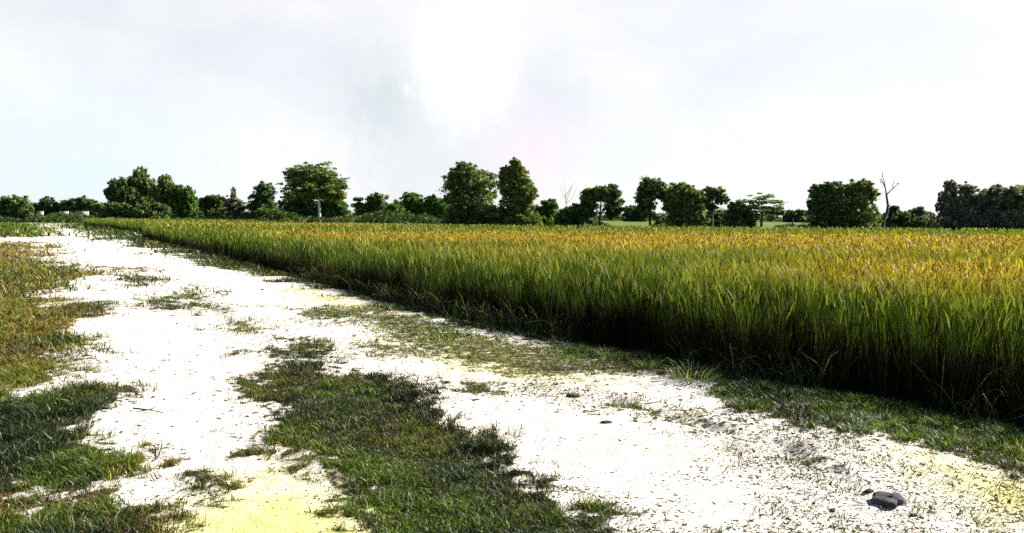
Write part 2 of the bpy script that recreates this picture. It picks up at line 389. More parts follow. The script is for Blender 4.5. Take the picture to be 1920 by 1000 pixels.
def lerp(a, b, t): return np.asarray(a)[None] * (1 - t[:, None]) + np.asarray(b)[None] * t[:, None]

# ---- rice
def gold(x, y):
    D = np.hypot(x, y); n = fbm(x, y, 7, 3)
    band = np.exp(-((y - 30) / 8.0) ** 2) * sm((x + 16) / 8)
    near = sm((x - 1.8) / 2.5) * np.exp(-((D - 10.2) / 1.8) ** 2) * 0.75
    right = sm((x + 1 - y * 0.05) / 6) * 0.42 * sm((36 - y) / 8)
    leftgold = np.exp(-((y - 60) / 8) ** 2) * sm((-x - 5) / 10) * 0.9
    edge = sm((sdf(RICE, x, y) - 0.5) / 2.5)
    mid = sm((x - 0.5) / 4) * np.exp(-((D - 15.0) / 3.5) ** 2)
    g = band * 1.25 + near * 1.1 + right * 0.8 + leftgold - 0.35 * mid + (n - 0.45) * 2.2 + (fbm(x - 40, y + 9, 2.2, 2) - 0.5) * 1.5 + 0.02
    far = sm((y - 37) / 4) * (1 - leftgold)
    return np.clip(g, 0, 1) * edge * (1 - 0.9 * far)
def rice(poly, rings, minr=0):
    parts = []
    for r1, r2, hills, per, wd, segs in rings:
        hx, hy = wedge(r1, r2, hills)
        s = sdf(poly, hx, hy) + (vn(hx, hy, 0.5) - 0.5) * 0.35 + (vn(hx, hy, 1.7) - 0.5) * 0.3 - rng.exponential(0.03, len(hx)) + rng.exponential(0.04, len(hx)); k = s > 0; hx, hy, s = hx[k], hy[k], s[k]
        if len(hx) == 0: continue
        gd = gold(hx, hy); tn = 0.30 + 1.05 * rng.random(len(hx)) ** 0.8; hh = 0.86 + 0.22 * fbm(hx, hy, 1.1, 3) + 0.10 * (vn(hx, hy, 9) - 0.5)
        nr_ = np.clip(1.25 - hy / 30, 0.2, 1); hh = 0.89 + (hh - 0.97) * nr_ + rng.normal(0, 0.085, len(hx)) * nr_
        hh = np.where(s < 0.45, hh * (0.68 + 0.32 * rng.random(len(hx)) ** 0.6), hh)
        x = np.repeat(hx, per); y = np.repeat(hy, per); g_ = np.repeat(gd, per); h = np.repeat(hh, per); n = len(x)
        sp = 0.035 + 0.008 * r1 / 4
        x = x + rng.normal(0, sp, n); y = y + rng.normal(0, sp, n)
        hf = h * (1 - 0.36 * rng.random(n) ** 1.8)
        hue = rng.random(n)
        green = lerp((0.010, 0.030, 0.003), (0.30, 0.56, 0.008), hue ** 2.7)
        goldc = lerp((0.10, 0.075, 0.010), (0.52, 0.42, 0.035), hue)
        tip = green * (1 - g_[:, None] * 0.5) + goldc * g_[:, None] * 0.5
        fz = (sm((y - 37) / 4) * 0.85)[:, None]; tip = tip * (1 - fz) + lerp((0.07, 0.15, 0.008), (0.17, 0.28, 0.015), hue) * fz
        tip = tip * np.repeat(tn, per)[:, None]
        straw = rng.random(n) < 0.05
        tip[straw] = lerp((0.35, 0.30, 0.12), (0.5, 0.42, 0.2), rng.random(straw.sum()))
        basec = tip * 0.07 + np.array((0.016, 0.012, 0.005)) * 0.93  # brown stalk colour, taken near black to paint shade inside the crop
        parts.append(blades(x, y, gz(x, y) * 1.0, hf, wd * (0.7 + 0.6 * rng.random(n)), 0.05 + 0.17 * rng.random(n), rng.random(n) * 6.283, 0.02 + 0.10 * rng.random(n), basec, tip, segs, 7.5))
        # ears of grain, ripe ones bowing
        pn = max(1, per // 3)
        x = np.repeat(hx, pn) + rng.normal(0, sp * 1.3, len(hx) * pn); y = np.repeat(hy, pn) + rng.normal(0, sp * 1.3, len(hx) * pn)
        g_ = np.repeat(gd, pn); h = np.repeat(hh, pn); n = len(x)
        keep = rng.random(n) < 0.18 + 0.82 * g_; x, y, g_, h = x[keep], y[keep], g_[keep], h[keep]; n = len(x)
        hue = rng.random(n)
        ec = lerp((0.12, 0.08, 0.012), (0.74, 0.52, 0.06), hue) * g_[:, None] + lerp((0.14, 0.17, 0.02), (0.30, 0.30, 0.05), hue) * (1 - g_[:, None])
        ec = ec * np.repeat(0.45 + 0.6 * tn, pn)[keep][:, None]
        L_ = 0.13 + 0.07 * rng.random(n); z0 = h * (0.80 + 0.12 * rng.random(n)) + 0.02
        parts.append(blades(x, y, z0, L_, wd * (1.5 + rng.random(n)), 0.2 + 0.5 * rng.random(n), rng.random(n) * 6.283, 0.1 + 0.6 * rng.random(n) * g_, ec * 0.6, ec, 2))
    return join(parts)
v, t, c = rice(RICE, [(5.2, 11, 60, 36, 0.0055, 4), (11, 18, 42, 30, 0.0075, 4), (18, 30, 24, 20, 0.012, 3), (30, 48, 11, 12, 0.025, 2), (48, 82, 5, 10, 0.045, 2)])
tag(mesh('rice_crop', v, t, M_RICE, c), 'ripening paddy crop, green below and gold on top, right of the track', 'rice', kind='stuff')
def edge_strays():
    x, y = wedge(5.5, 22, 60); s_ = sdf(RICE, x, y); k = (s_ > -0.25) & (s_ < 0.3); x, y = x[k], y[k]; n = len(x)
    k = vn(x, y, 0.9) > 0.35; x, y = x[k], y[k]; n = len(x); k_ = 6; x = np.repeat(x, k_) + rng.normal(0, 0.05, n * k_); y = np.repeat(y, k_) + rng.normal(0, 0.05, n * k_); n *= k_
    c = lerp((0.06, 0.10, 0.02), (0.30, 0.32, 0.12), rng.random(n) ** 2); dr_ = rng.random(n) < 0.3; c[dr_] = lerp((0.16, 0.11, 0.05), (0.42, 0.34, 0.2), rng.random(dr_.sum()))
    return blades(x, y, gz(x, y), 0.15 + 0.55 * rng.random(n) ** 1.5, 0.005 + 0.005 * rng.random(n), 0.2 + 0.8 * rng.random(n), rng.random(n) * 6.283, 0.15 + 0.6 * rng.random(n), c * 0.4, c, 3)
v, t, c = edge_strays()
tag(mesh('edge_weeds', v, t, M_RICE, c), 'stray bent leaves and dry stalks along the foot of the crop', 'weeds', kind='stuff')
v, t, c = rice(RICE2, [(40, 125, 4, 9, 0.045, 2)])
tag(mesh('rice_crop', v, t, M_RICE, c), 'smaller green paddy plot beyond the grass bund, left end of the field', 'rice', kind='stuff')

# ---- grass
def grass(rings, maskf, hscale=1.0):
    parts = []
    for r1, r2, dens, wd, hb in rings:
        x, y = wedge(r1, r2, dens)
        g, dry, dark, h, r, ye = maskf(x, y)
        patch = fbm(x + 31, y, 0.35, 3); k = (rng.random(len(x)) < g * np.where(g > 0.85, 1.0, 1.0) * sm((patch + 0.05 * (g > 0.9) - 0.08) / 0.2) * (0.4 + 0.6 * g)) & (r < 0.6)
        x, y, dry, dark, h, patch = x[k], y[k], dry[k], dark[k], h[k], patch[k]; n = len(x)
        hue = rng.random(n)
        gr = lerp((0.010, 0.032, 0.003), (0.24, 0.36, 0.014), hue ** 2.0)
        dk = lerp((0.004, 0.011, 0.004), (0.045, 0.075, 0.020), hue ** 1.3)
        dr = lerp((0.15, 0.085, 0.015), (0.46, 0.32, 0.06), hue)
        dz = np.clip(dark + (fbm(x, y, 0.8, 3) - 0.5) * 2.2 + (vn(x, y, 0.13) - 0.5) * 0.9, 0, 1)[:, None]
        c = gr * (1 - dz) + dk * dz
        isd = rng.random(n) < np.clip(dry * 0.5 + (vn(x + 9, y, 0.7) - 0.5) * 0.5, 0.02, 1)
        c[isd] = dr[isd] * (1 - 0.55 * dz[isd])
        c = c * (1 - 0.62 * sm((dark - 0.72) / 0.2))[:, None]  # deepens the darkest zones, carries painted shade at island edge and verge
        pale = rng.random(n) < 0.03; c[pale] = (0.45, 0.44, 0.33)
        hh = hb * h * (0.45 + 0.9 * sm((fbm(x + 5, y, 0.16, 2) - 0.25) * 2)) * (0.5 + 0.9 * rng.random(n)) * hscale
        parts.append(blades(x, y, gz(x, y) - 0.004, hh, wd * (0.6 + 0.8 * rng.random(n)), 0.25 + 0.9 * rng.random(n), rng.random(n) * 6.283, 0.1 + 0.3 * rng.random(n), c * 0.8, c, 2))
    return join(parts)
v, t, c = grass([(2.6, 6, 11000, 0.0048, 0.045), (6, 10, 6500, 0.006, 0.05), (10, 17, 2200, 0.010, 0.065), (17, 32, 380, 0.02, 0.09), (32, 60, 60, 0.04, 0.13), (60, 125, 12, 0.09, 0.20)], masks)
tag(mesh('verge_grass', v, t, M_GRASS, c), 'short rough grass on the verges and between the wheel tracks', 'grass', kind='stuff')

# fallen crumbs of earth and dead leaves on the sand
def litter():
    parts = []
    for r1, r2, dens, s0 in [(2.6, 6, 3400, 0.006), (6, 12, 1300, 0.010), (12, 30, 70, 0.022)]:
        x, y = wedge(r1, r2, dens)
        g, dry, dark, h, r, ye = masks(x, y)
        right = sm((x - 0.2 * y + 0.3) / 1.2) * 1.0
        pr = np.clip(0.02 + 2.2 * g * (1 - g) + (0.06 + right) * sm((fbm(x * 0.7 + y * 0.5, y - x * 0.3, 0.55, 4) - 0.47) / 0.1), 0, 1)
        k = (rng.random(len(x)) < pr) & (r < 0.4); x, y = x[k], y[k]; n = len(x)
        a = rng.random(n) * 6.283; s = s0 * (0.4 + 1.5 * rng.random(n) ** 2); el = 1 + 2.5 * rng.random(n) ** 2
        z = gz(x, y)
        V = np.zeros((n, 5, 3))
        for q, (ux, uy) in enumerate(((1, 0), (0, 1), (-1, 0), (0, -1))):
            lx = ux * s * el; ly = uy * s
            jit = 0.5 + 0.9 * rng.random(n); lx = lx * jit; ly = ly * jit
            V[:, q] = np.stack([x + lx * np.cos(a) - ly * np.sin(a), y + lx * np.sin(a) + ly * np.cos(a), z - 0.003 + 0.006 * rng.random(n)], 1)
        V[:, 4] = np.stack([x + s * rng.normal(0, 0.3, n), y + s * rng.normal(0, 0.3, n), z + s * (0.15 + 0.5 * rng.random(n))], 1)
        f = np.array([(0, 1, 4), (1, 2, 4), (2, 3, 4), (3, 0, 4)])
        T = (np.arange(n)[:, None, None] * 5 + f[None]).reshape(-1, 3)
        cc = lerp((0.012, 0.014, 0.007), (0.13, 0.11, 0.06), rng.random(n) ** 1.5); cc = np.repeat(cc, 5, 0)
        parts.append((V.reshape(-1, 3), T, cc))
    return join(parts)
v, t, c = litter()
tag(mesh('litter', v, t, M_LITTER, c), 'dark crumbs of earth and dead leaf scattered over the sandy track', 'litter', kind='stuff')

# ------------------------------------------------------------------ trees
def tube_mesh(paths, sides=6):
    V = []; T = []
    for P, Rr in paths:
        P = np.asarray(P, float); b = len(V)
        for q in range(len(P)):
            d = P[min(q + 1, len(P) - 1)] - P[max(q - 1, 0)]; d = d / (np.linalg.norm(d) + 1e-9)
            a = np.cross(d, (0.3, 0.9, 0.1)); a /= np.linalg.norm(a) + 1e-9; e = np.cross(d, a)
            for s in range(sides):
                th = 2 * math.pi * s / sides
                V.append(P[q] + (a * math.cos(th) + e * math.sin(th)) * Rr[q])
        for q in range(len(P) - 1):
            for s in range(sides):
                s2 = (s + 1) % sides; A0 = b + q * sides
                T.append((A0 + s, A0 + s2, A0 + sides + s2)); T.append((A0 + s, A0 + sides + s2, A0 + sides + s))
    return V, T
def limb(p0, p1, r0_, r1_, n=5, bend=0.12, sag=0.0):
    p0 = np.array(p0, float); p1 = np.array(p1, float); Ln = np.linalg.norm(p1 - p0); o = np.array([random.uniform(-1, 1) for _ in range(3)]) * Ln * bend
    pts = [p0 + (p1 - p0) * (q / n) + o * math.sin(math.pi * q / n) + np.array([0, 0, sag * Ln * math.sin(math.pi * q / n)]) for q in range(n + 1)]
    return pts, [r0_ + (r1_ - r0_) * q / n for q in range(n + 1)]

TONES = {'wood': ((0.03, 0.05, 0.035), (0.08, 0.115, 0.075)), 'scrub': ((0.012, 0.026, 0.008), (0.08, 0.12, 0.035)),
         'dark': ((0.014, 0.028, 0.012), (0.185, 0.25, 0.085)), 'olive': ((0.030, 0.048, 0.016), (0.25, 0.30, 0.095)),
         'green': ((0.020, 0.050, 0.010), (0.14, 0.24, 0.05)), 'blue': ((0.030, 0.050, 0.030), (0.12, 0.18, 0.09)),
         'grey': ((0.040, 0.045, 0.040), (0.28, 0.29, 0.21)), 'lime': ((0.05, 0.10, 0.014), (0.14, 0.22, 0.035))}
def tree(name, label, D, base, lobes, tone='dark', style='round', leaf=0.22, fill=1.0, trunk=0.2, bark=None, cat='tree', group=None, stems=1, clear=False, tiers=False):
    """base: pixel x of the foot; lobes: crown masses (cx, cy, rx, ry) in photo pixels at forward distance D"""
    k = D / F
    f = at(base, 405, D); root = empty(name, (f[0], D, float(gz(f[0], D)) - 0.05)); O = np.array([f[0], D, -0.05])
    tag(root, label, cat, group)
    lob = []
    for cx, cy, rx, ry in lobes:
        c = at(cx, cy, D) - O; a = rx * k; b = ry * k
        c[1] += random.uniform(-0.35, 0.35) * a
        lob.append((c, a, max(a, b) * 0.6 if style == 'cone' else 0.5 * (a + b) * random.uniform(0.85, 1.1), b))
    if not clear:               # foliage and saplings down to the ground
        x0 = min(c[0] - a for c, a, dd, b in lob); x1 = max(c[0] + a for c, a, dd, b in lob); zb = min(c[2] - b for c, a, dd, b in lob) + 0.6
        hb = max(0.9, zb / 2 + 0.5); q_ = max(1, int((x1 - x0) / 3.0))
        for e in range(q_):
            xc = x0 + (x1 - x0) * (e + 0.5) / q_
            lob.append((np.array([xc, random.uniform(-1, 1), hb * 0.9 * random.uniform(0.8, 1.05)]), (x1 - x0) / q_ * 0.62, 1.5, hb * random.uniform(0.85, 1.1)))
    P = []; Cn = []
    S1 = []
    for c, a, dd, b in lob:
        csz = {'round': 0.48, 'layer': 0.55, 'spike': 0.42, 'cone': 0.40, 'airy': 0.5}[style] * min(1.3, max(0.4, (a + b) / 4))
        vol = a * b
        nc = int(fill * (26 if style != 'layer' else 22) * max(1.0, vol / (csz * csz) / 4.2)) if style != 'airy' else int(fill * 14 * max(1.0, vol / (csz * csz) / 4))
        nc = min(nc, 420)
        q = rng.normal(size=(nc, 3)); q /= np.linalg.norm(q, axis=1)[:, None]
        rad = 0.2 + 0.8 * rng.random(nc) ** (0.45)
        jag = 1 + rng.normal(0, {'layer': 0.17, 'spike': 0.22, 'cone': 0.22, 'round': 0.17, 'airy': 0.2}[style], nc).clip(-0.5, 0.24)
        spr = rng.random(nc) < 0.16; rad = np.where(spr, 1.02, rad); jag = np.where(spr, rng.uniform(1.0, 1.22, nc), jag); spz = np.where(spr, 0.55, 1.0)
        cc = c + q * (rad * jag)[:, None] * np.array([a, dd, b]) * 1.0
        if style == 'layer':
            if tiers:
                st = 0.85; ph = 0.5 * np.sin(np.arctan2(cc[:, 1] - c[1], cc[:, 0] - c[0]) * 2.0 + 1.0)
                cc[:, 2] = np.round(cc[:, 2] / st + ph) * st - ph * st + rng.normal(0, 0.06, nc)
        per = {'round': 46, 'layer': 40, 'spike': 34, 'cone': 34, 'airy': 34}[style]
        shape = {'round': (1.1, 1.1, 0.7), 'layer': (1.25, 1.25, 0.16 if tiers else 0.32), 'spike': (0.7, 0.7, 1.3), 'cone': (1.15, 1.15, 0.55), 'airy': (1, 1, 0.5)}[style]
        o = rng.normal(size=(nc, per, 3)) * 0.55 * csz * (rng.uniform(0.55, 1.2, nc) * spz)[:, None, None] * np.array(shape)
        if style == 'layer': o[:, :, 2] -= 0.12 * np.abs(o[:, :, 0])
        pts = (cc[:, None] + o).reshape(-1, 3)
        tone_c = (np.repeat(rng.random(nc), per) * 0.55 + rng.random(nc * per) * 0.45) ** 1.7 * 1.6
        pts_ok = pts[:, 2] > 0.05
        P.append(pts[pts_ok]); Cn.append(tone_c[pts_ok]); S1.append(cc)
    P = np.concatenate(P); Cn = np.concatenate(Cn); n = len(P)
    u = rng.normal(size=(n, 3)); u /= np.linalg.norm(u, axis=1)[:, None]
    w_ = rng.normal(size=(n, 3)); v_ = np.cross(u, w_); v_ /= np.linalg.norm(v_, axis=1)[:, None]
    s = leaf * (0.6 + 0.8 * rng.random(n))
    V = np.stack([P - u * s[:, None], P + v_ * s[:, None] * 0.42, P + u * s[:, None], P - v_ * s[:, None] * 0.42], 1).reshape(-1, 3)
    Q = np.arange(n * 4).reshape(-1, 4)
    c1, c2 = TONES[tone]; cols = np.repeat(lerp(c1, c2, Cn), 4, 0)
    # trunk and limbs
    paths = []
    if not stems: stems_l = []
    lowest = min(c[2] - b for c, a, dd, b in lob)
    cen = sum(c * (a * b) for c, a, dd, b in lob) / sum(a * b for c, a, dd, b in lob)
    for s_ in range(stems):
        fx = (s_ - (stems - 1) / 2) * trunk * 3.2
        fork = np.array([fx * 1.6 + cen[0] * 0.25, 0, max(0.5, (lowest * 0.6 + cen[2] * 0.4) * random.uniform(0.8, 1.05))]) if cen[2] > 1.2 else np.array([fx, 0, cen[2] * 0.6])
        paths.append(limb((fx, 0, 0), fork, trunk, trunk * 0.72, 5, 0.04))
        paths[-1][1][0] *= 1.35
        for c, a, dd, b in lob[s_::stems] if stems > 1 else lob:
            paths.append(limb(fork, c, trunk * 0.55, trunk * 0.22, 5, 0.10))
            sel = rng.integers(0, len(S1[0]), 5)
            for q_ in range(6):
                th = random.uniform(0, 6.28); e = c + np.array([math.cos(th) * a * 0.75, math.sin(th) * dd * 0.75, random.uniform(-0.3, 0.8) * b])
                paths.append(limb(c * 0.75 + fork * 0.25, e, trunk * 0.22, trunk * 0.05, 4, 0.12))
    tv, tt = tube_mesh(paths)
    mesh('crown', V, None, M_LEAF, cols, root, quads=Q)
    mesh('trunk', tv, tt, bark or M_BARK, None, root, smooth=True)
    return root

GT = 'trees standing behind the fields'
GB = 'bushes at the far edge of the fields'
T = tree
# far left
T('broad_tree', 'low domed dark tree at the far left edge of the treeline', 190, 26, [(30, 384, 24, 17), (6, 386, 16, 14), (34, 394, 24, 8)], 'dark', group=GT, leaf=0.3)
T('bush', 'small pale green bush right of the domed tree at the far left', 200, 66, [(66, 391, 10, 9)], 'green', cat='bush', group=GB, leaf=0.3)
T('broad_tree', 'small rounded tree over the left end of the track, second from the left edge', 200, 92, [(92, 384, 12, 13), (84, 392, 12, 8), (104, 391, 10, 8)], 'blue', group=GT, leaf=0.3)
T('broad_tree', 'low blue-green tree above the pale walls, left of the tall clump', 200, 126, [(120, 388, 14, 10), (138, 386, 12, 10)], 'blue', group=GT, leaf=0.3)
T('broad_tree', 'dark small tree just left of the gap before the tall clump', 190, 160, [(158, 383, 13, 13), (174, 388, 10, 11), (150, 392, 12, 7)], 'dark', group=GT, leaf=0.3)
T('bush', 'low olive bush filling the gap left of the tall clump', 185, 190, [(188, 392, 11, 9)], 'olive', cat='bush', group=GB, leaf=0.3)
# tall clump
T('broad_tree', 'dark tree with outreaching branches at the left of the tall clump', 150, 226, [(222, 352, 20, 15), (212, 366, 13, 15), (236, 372, 20, 20), (224, 392, 20, 12), (205, 360, 7, 5)], 'dark', 'spike', group=GT)
T('broad_tree', 'highest tree of the left clump with a narrow peaked top', 152, 262, [(262, 333, 13, 16), (258, 348, 22, 16), (272, 358, 24, 20), (262, 380, 24, 20)], 'olive', 'spike', group=GT)
T('broad_tree', 'olive tree right of the peaked tree in the left clump', 148, 310, [(312, 346, 13, 14), (306, 362, 20, 20), (310, 386, 24, 20)], 'olive', 'spike', group=GT, bark=M_PALEBARK)
T('broad_tree', 'green tree sloping down at the right end of the left clump', 148, 350, [(334, 366, 16, 16), (354, 366, 12, 13), (348, 385, 20, 18)], 'green', 'spike', group=GT, bark=M_PALEBARK)
T('bush', 'dark bush at the left foot of the tall clump', 142, 214, [(212, 392, 14, 12), (236, 395, 16, 10)], 'dark', cat='bush', group=GB)
T('bush', 'dark bush under the middle of the tall clump', 142, 285, [(272, 393, 18, 11), (298, 394, 16, 11)], 'dark', cat='bush', group=GB)
T('broad_tree', 'flat-topped dark tree between the left clump and the thin grey tree', 155, 392, [(385, 384, 14, 11), (402, 376, 20, 9), (400, 392, 26, 13)], 'dark', group=GT)
T('thin_tree', 'thin greyish tree with bare twigs on top, left of the round bluish tree', 150, 440, [(436, 380, 14, 12), (446, 388, 16, 14), (438, 362, 3, 9)], 'grey', 'airy', group=GT, bark=M_PALETWIG, fill=1.5)
T('broad_tree', 'rounded bluish tree just left of the largest tree', 148, 494, [(496, 362, 17, 18), (488, 380, 24, 18), (500, 390, 24, 14)], 'blue', group=GT)
T('bush', 'bright green bush under the rounded bluish tree', 140, 502, [(498, 400, 16, 8), (515, 402, 12, 7)], 'lime', cat='bush', group=GB)
# largest left tree
T('layered_tree', 'largest tree, wide dome of layered tufts over a whitewashed trunk', 135, 600,
  [(590, 326, 42, 20), (592, 345, 56, 22), (572, 362, 40, 16), (618, 352, 30, 22), (560, 330, 26, 10), (630, 368, 18, 8)], 'olive', 'layer', clear=True, group=GT, trunk=0.28, bark=M_PALEBARK, fill=1.5)
T('broad_tree', 'dark tree under the left side of the largest tree, with a pale foot', 138, 568, [(548, 384, 22, 18), (572, 386, 22, 20), (560, 396, 28, 12)], 'dark', group=GT, bark=M_PALEBARK, clear=True)
T('broad_tree', 'green tree under the right side of the largest tree', 138, 626, [(622, 384, 20, 16), (636, 392, 15, 13), (612, 394, 20, 12)], 'green', group=GT)
# middle
T('layered_tree', 'low tree with side tufts right of the largest tree', 165, 690, [(676, 386, 14, 6), (672, 374, 8, 3), (685, 394, 20, 10)], 'dark', 'layer', group=GT)
T('broad_tree', 'rounded dark tree, left of the two low domes in mid picture', 165, 706, [(706, 376, 17, 13), (702, 391, 24, 14)], 'dark', group=GT)
T('broad_tree', 'right one of the two low domes in mid picture', 165, 772, [(772, 375, 19, 13), (760, 390, 26, 14)], 'green', group=GT)
T('broad_tree', 'low sloping tree touching the tall dark pair from the left', 165, 812, [(810, 378, 12, 11), (806, 390, 26, 14), (830, 388, 14, 14)], 'green', group=GT)
T('bush', 'dark low bush between the two low domes', 160, 738, [(738, 394, 18, 11)], 'green', cat='bush', group=GB)
# tall pair
T('broad_tree', 'tall broad dark tree, left of the tall pair in the middle', 105, 882, [(870, 325, 24, 18), (858, 345, 24, 20), (896, 345, 34, 24), (880, 372, 44, 26), (896, 396, 44, 20), (848, 372, 14, 8), (868, 398, 24, 16)], 'olive', 'round', group=GT, leaf=0.17, trunk=0.2, fill=1.2)
T('conical_tree', 'tall narrow pointed tree, right of the tall pair in the middle', 103, 966, [(966, 312, 9, 14), (970, 332, 20, 18), (968, 352, 31, 18), (974, 372, 33, 18), (966, 396, 32, 22), (948, 328, 10, 14), (992, 360, 14, 7)], 'olive', 'cone', group=GT, leaf=0.17, trunk=0.16, fill=1.2)
T('broad_tree', 'small green tree right of the tall pointed tree', 120, 1028, [(1030, 386, 15, 10), (1022, 400, 22, 14)], 'green', group=GT)
T('thin_tree', 'pale nearly leafless slender tree right of the middle', 125, 1062, [(1066, 398, 10, 10)], 'grey', 'airy', group=GT, bark=M_PALETWIG, fill=0.6)
T('bush', 'green bush at the foot of the pale leafless tree', 112, 1072, [(1062, 404, 16, 12), (1082, 400, 14, 14)], 'green', cat='bush', group=GB)
T('broad_tree', 'dark tree with a see-through gap above its bare trunk', 112, 1124, [(1104, 374, 15, 18), (1128, 360, 20, 10), (1148, 362, 14, 14), (1100, 396, 14, 14), (1152, 388, 18, 26), (1132, 372, 12, 6)], 'dark', clear=True, group=GT, leaf=0.19)
T('broad_tree', 'distant bluish tree in the gap left of the square-topped dark tree', 260, 1184, [(1184, 396, 13, 9), (1200, 398, 12, 8)], 'blue', group=GT, leaf=0.35)  # blue leaf tone stands in for distance haze
T('broad_tree', 'tall blackish square-topped tree on a bare dark trunk', 112, 1220, [(1218, 350, 21, 16), (1208, 368, 14, 18), (1232, 362, 14, 12), (1212, 388, 16, 18), (1240, 350, 8, 8)], 'dark', clear=True, group=GT, leaf=0.19)
T('broad_tree', 'rounded tree, dark left side and olive right side, beside the square-topped tree', 112, 1268, [(1276, 360, 24, 16), (1256, 372, 14, 14), (1296, 372, 22, 22), (1268, 392, 22, 18), (1300, 398, 20, 18)], 'olive', group=GT, leaf=0.19)
T('airy_tree', 'open airy tree with sky between its boughs, right of the rounded tree', 114, 1336, [(1338, 362, 18, 11), (1322, 374, 14, 8), (1354, 374, 12, 9), (1332, 388, 12, 5)], 'dark', 'airy', clear=True, group=GT, leaf=0.19, fill=1.5)
T('bush', 'grey-blue bush under the open airy tree', 130, 1345, [(1336, 402, 16, 8), (1356, 404, 12, 7)], 'blue', cat='bush', group=GB)
T('bush', 'dark bush left of the tree with flat tiers of branches', 112, 1384, [(1382, 392, 16, 12), (1374, 404, 12, 10), (1396, 402, 14, 12)], 'dark', cat='bush', group=GB)
T('layered_tree', 'spreading tree with separate flat tiers of branches', 112, 1428, [(1428, 376, 36, 12), (1424, 388, 40, 10), (1430, 402, 34, 14), (1452, 396, 16, 12)], 'dark', 'layer', tiers=True, clear=True, group=GT, leaf=0.17, fill=0.75)
T('broad_tree', 'far bluish row of low tree crowns left of the broad two-crowned clump', 280, 1498, [(1482, 402, 12, 6), (1500, 401, 12, 6), (1514, 404, 8, 5)], 'blue', group=GT, leaf=0.4)  # haze of the distance put into the leaf tone
T('broad_tree', 'left dark half of the broad two-crowned clump', 108, 1560, [(1536, 364, 18, 16), (1560, 356, 22, 14), (1550, 378, 30, 16), (1536, 396, 18, 10), (1562, 400, 26, 14), (1524, 385, 8, 7)], 'dark', group=GT, leaf=0.18, stems=2)
T('broad_tree', 'right olive half of the broad two-crowned clump', 108, 1612, [(1612, 354, 22, 16), (1626, 366, 20, 16), (1600, 374, 26, 18), (1616, 400, 32, 18)], 'olive', group=GT, leaf=0.18, stems=2)
T('bush', 'small dark bush with a raised tuft right of the dead tree', 112, 1684, [(1676, 404, 14, 12), (1678, 392, 6, 6), (1698, 408, 12, 8)], 'dark', cat='bush', group=GB, leaf=0.18)
T('bush', 'grey-green bush between the dead tree and the right-hand clump', 112, 1722, [(1724, 398, 10, 8), (1714, 408, 16, 10), (1736, 408, 14, 9)], 'grey', cat='bush', group=GB, leaf=0.18)
# right clump
T('conical_tree', 'upright tufted tree at the left end of the right-hand clump', 104, 1782, [(1782, 352, 10, 12), (1780, 372, 18, 14), (1774, 392, 20, 14), (1790, 400, 24, 16)], 'grey', 'spike', group=GT, leaf=0.17)
T('airy_tree', 'tree with gaps of sky through it, second of the right-hand clump', 104, 1815, [(1812, 356, 14, 12), (1822, 374, 16, 8), (1808, 390, 18, 12), (1822, 402, 18, 16)], 'grey', 'layer', group=GT, leaf=0.18, fill=0.9)
T('broad_tree', 'broad grey-green tree in the middle of the right-hand clump', 104, 1858, [(1852, 372, 26, 18), (1848, 396, 28, 22), (1872, 360, 14, 10)], 'grey', group=GT, leaf=0.18, stems=2)
T('broad_tree', 'broad grey-green tree cut by the right edge of the picture', 104, 1906, [(1898, 370, 26, 18), (1925, 372, 26, 22), (1900, 398, 34, 22), (1945, 395, 26, 24)], 'grey', group=GT, leaf=0.18, stems=2)
T('broad_tree', 'dark tree beyond the right edge closing the right-hand clump', 106, 1990, [(1990, 375, 34, 26), (1990, 400, 34, 20)], 'dark', group=GT, leaf=0.2)

# the far wood and the scrub along the field edge: masses nobody could count
def leaf_mass(name, label, prof, D0, D1, n, leaf, tone, seed):
    r_ = np.random.default_rng(seed); px = r_.uniform(-900, 2900, n); Dd = r_.uniform(D0, D1, n)
    xs = (px - 960) / F * Dd; hgt = prof(px, xs); k = hgt > 0.15; xs, Dd, hgt = xs[k], Dd[k], hgt[k]; n = len(xs)
    P = np.stack([xs, Dd, hgt * r_.random(n) ** 0.8], 1)
    u = r_.normal(size=(n, 3)); u /= np.linalg.norm(u, axis=1)[:, None]; v_ = np.cross(u, r_.normal(size=(n, 3))); v_ /= np.linalg.norm(v_, axis=1)[:, None]
    s_ = leaf * (0.6 + 0.8 * r_.random(n))[:, None]
    V = np.stack([P - u * s_, P + v_ * s_ * 0.5, P + u * s_, P - v_ * s_ * 0.5], 1).reshape(-1, 3)
    cl = np.repeat(lerp(TONES[tone][0], TONES[tone][1], 0.5 * vn(xs, Dd, 3.0) + 0.5 * r_.random(n)), 4, 0)
    tag(mesh(name, V, None, M_LEAF, cl, quads=np.arange(n * 4).reshape(-1, 4)), label, name.split('_')[1], kind='stuff')
leaf_mass('far_wood', 'low bluish far-off wood along the horizon behind the trees', lambda px, xs: 1.2 + 5.5 * np.clip(fbm(xs, xs * 0, 26, 4) - 0.32, 0, 1) * np.where(px < 840, 2.2, 1.0) + 0 * px, 300, 330, 60000, 0.55, 'wood', 5)
leaf_mass('edge_scrub', 'uneven low scrub along the far edge of the fields', lambda px, xs: np.clip(fbm(xs, xs * 0 + 9, 7, 4) - np.where(px < 900, 0.33, 0.40), 0, 1) * np.where(px < 200, 3.2, np.where(px < 900, 5.0, 4.5)), 126, 131, 40000, 0.22, 'scrub', 6)

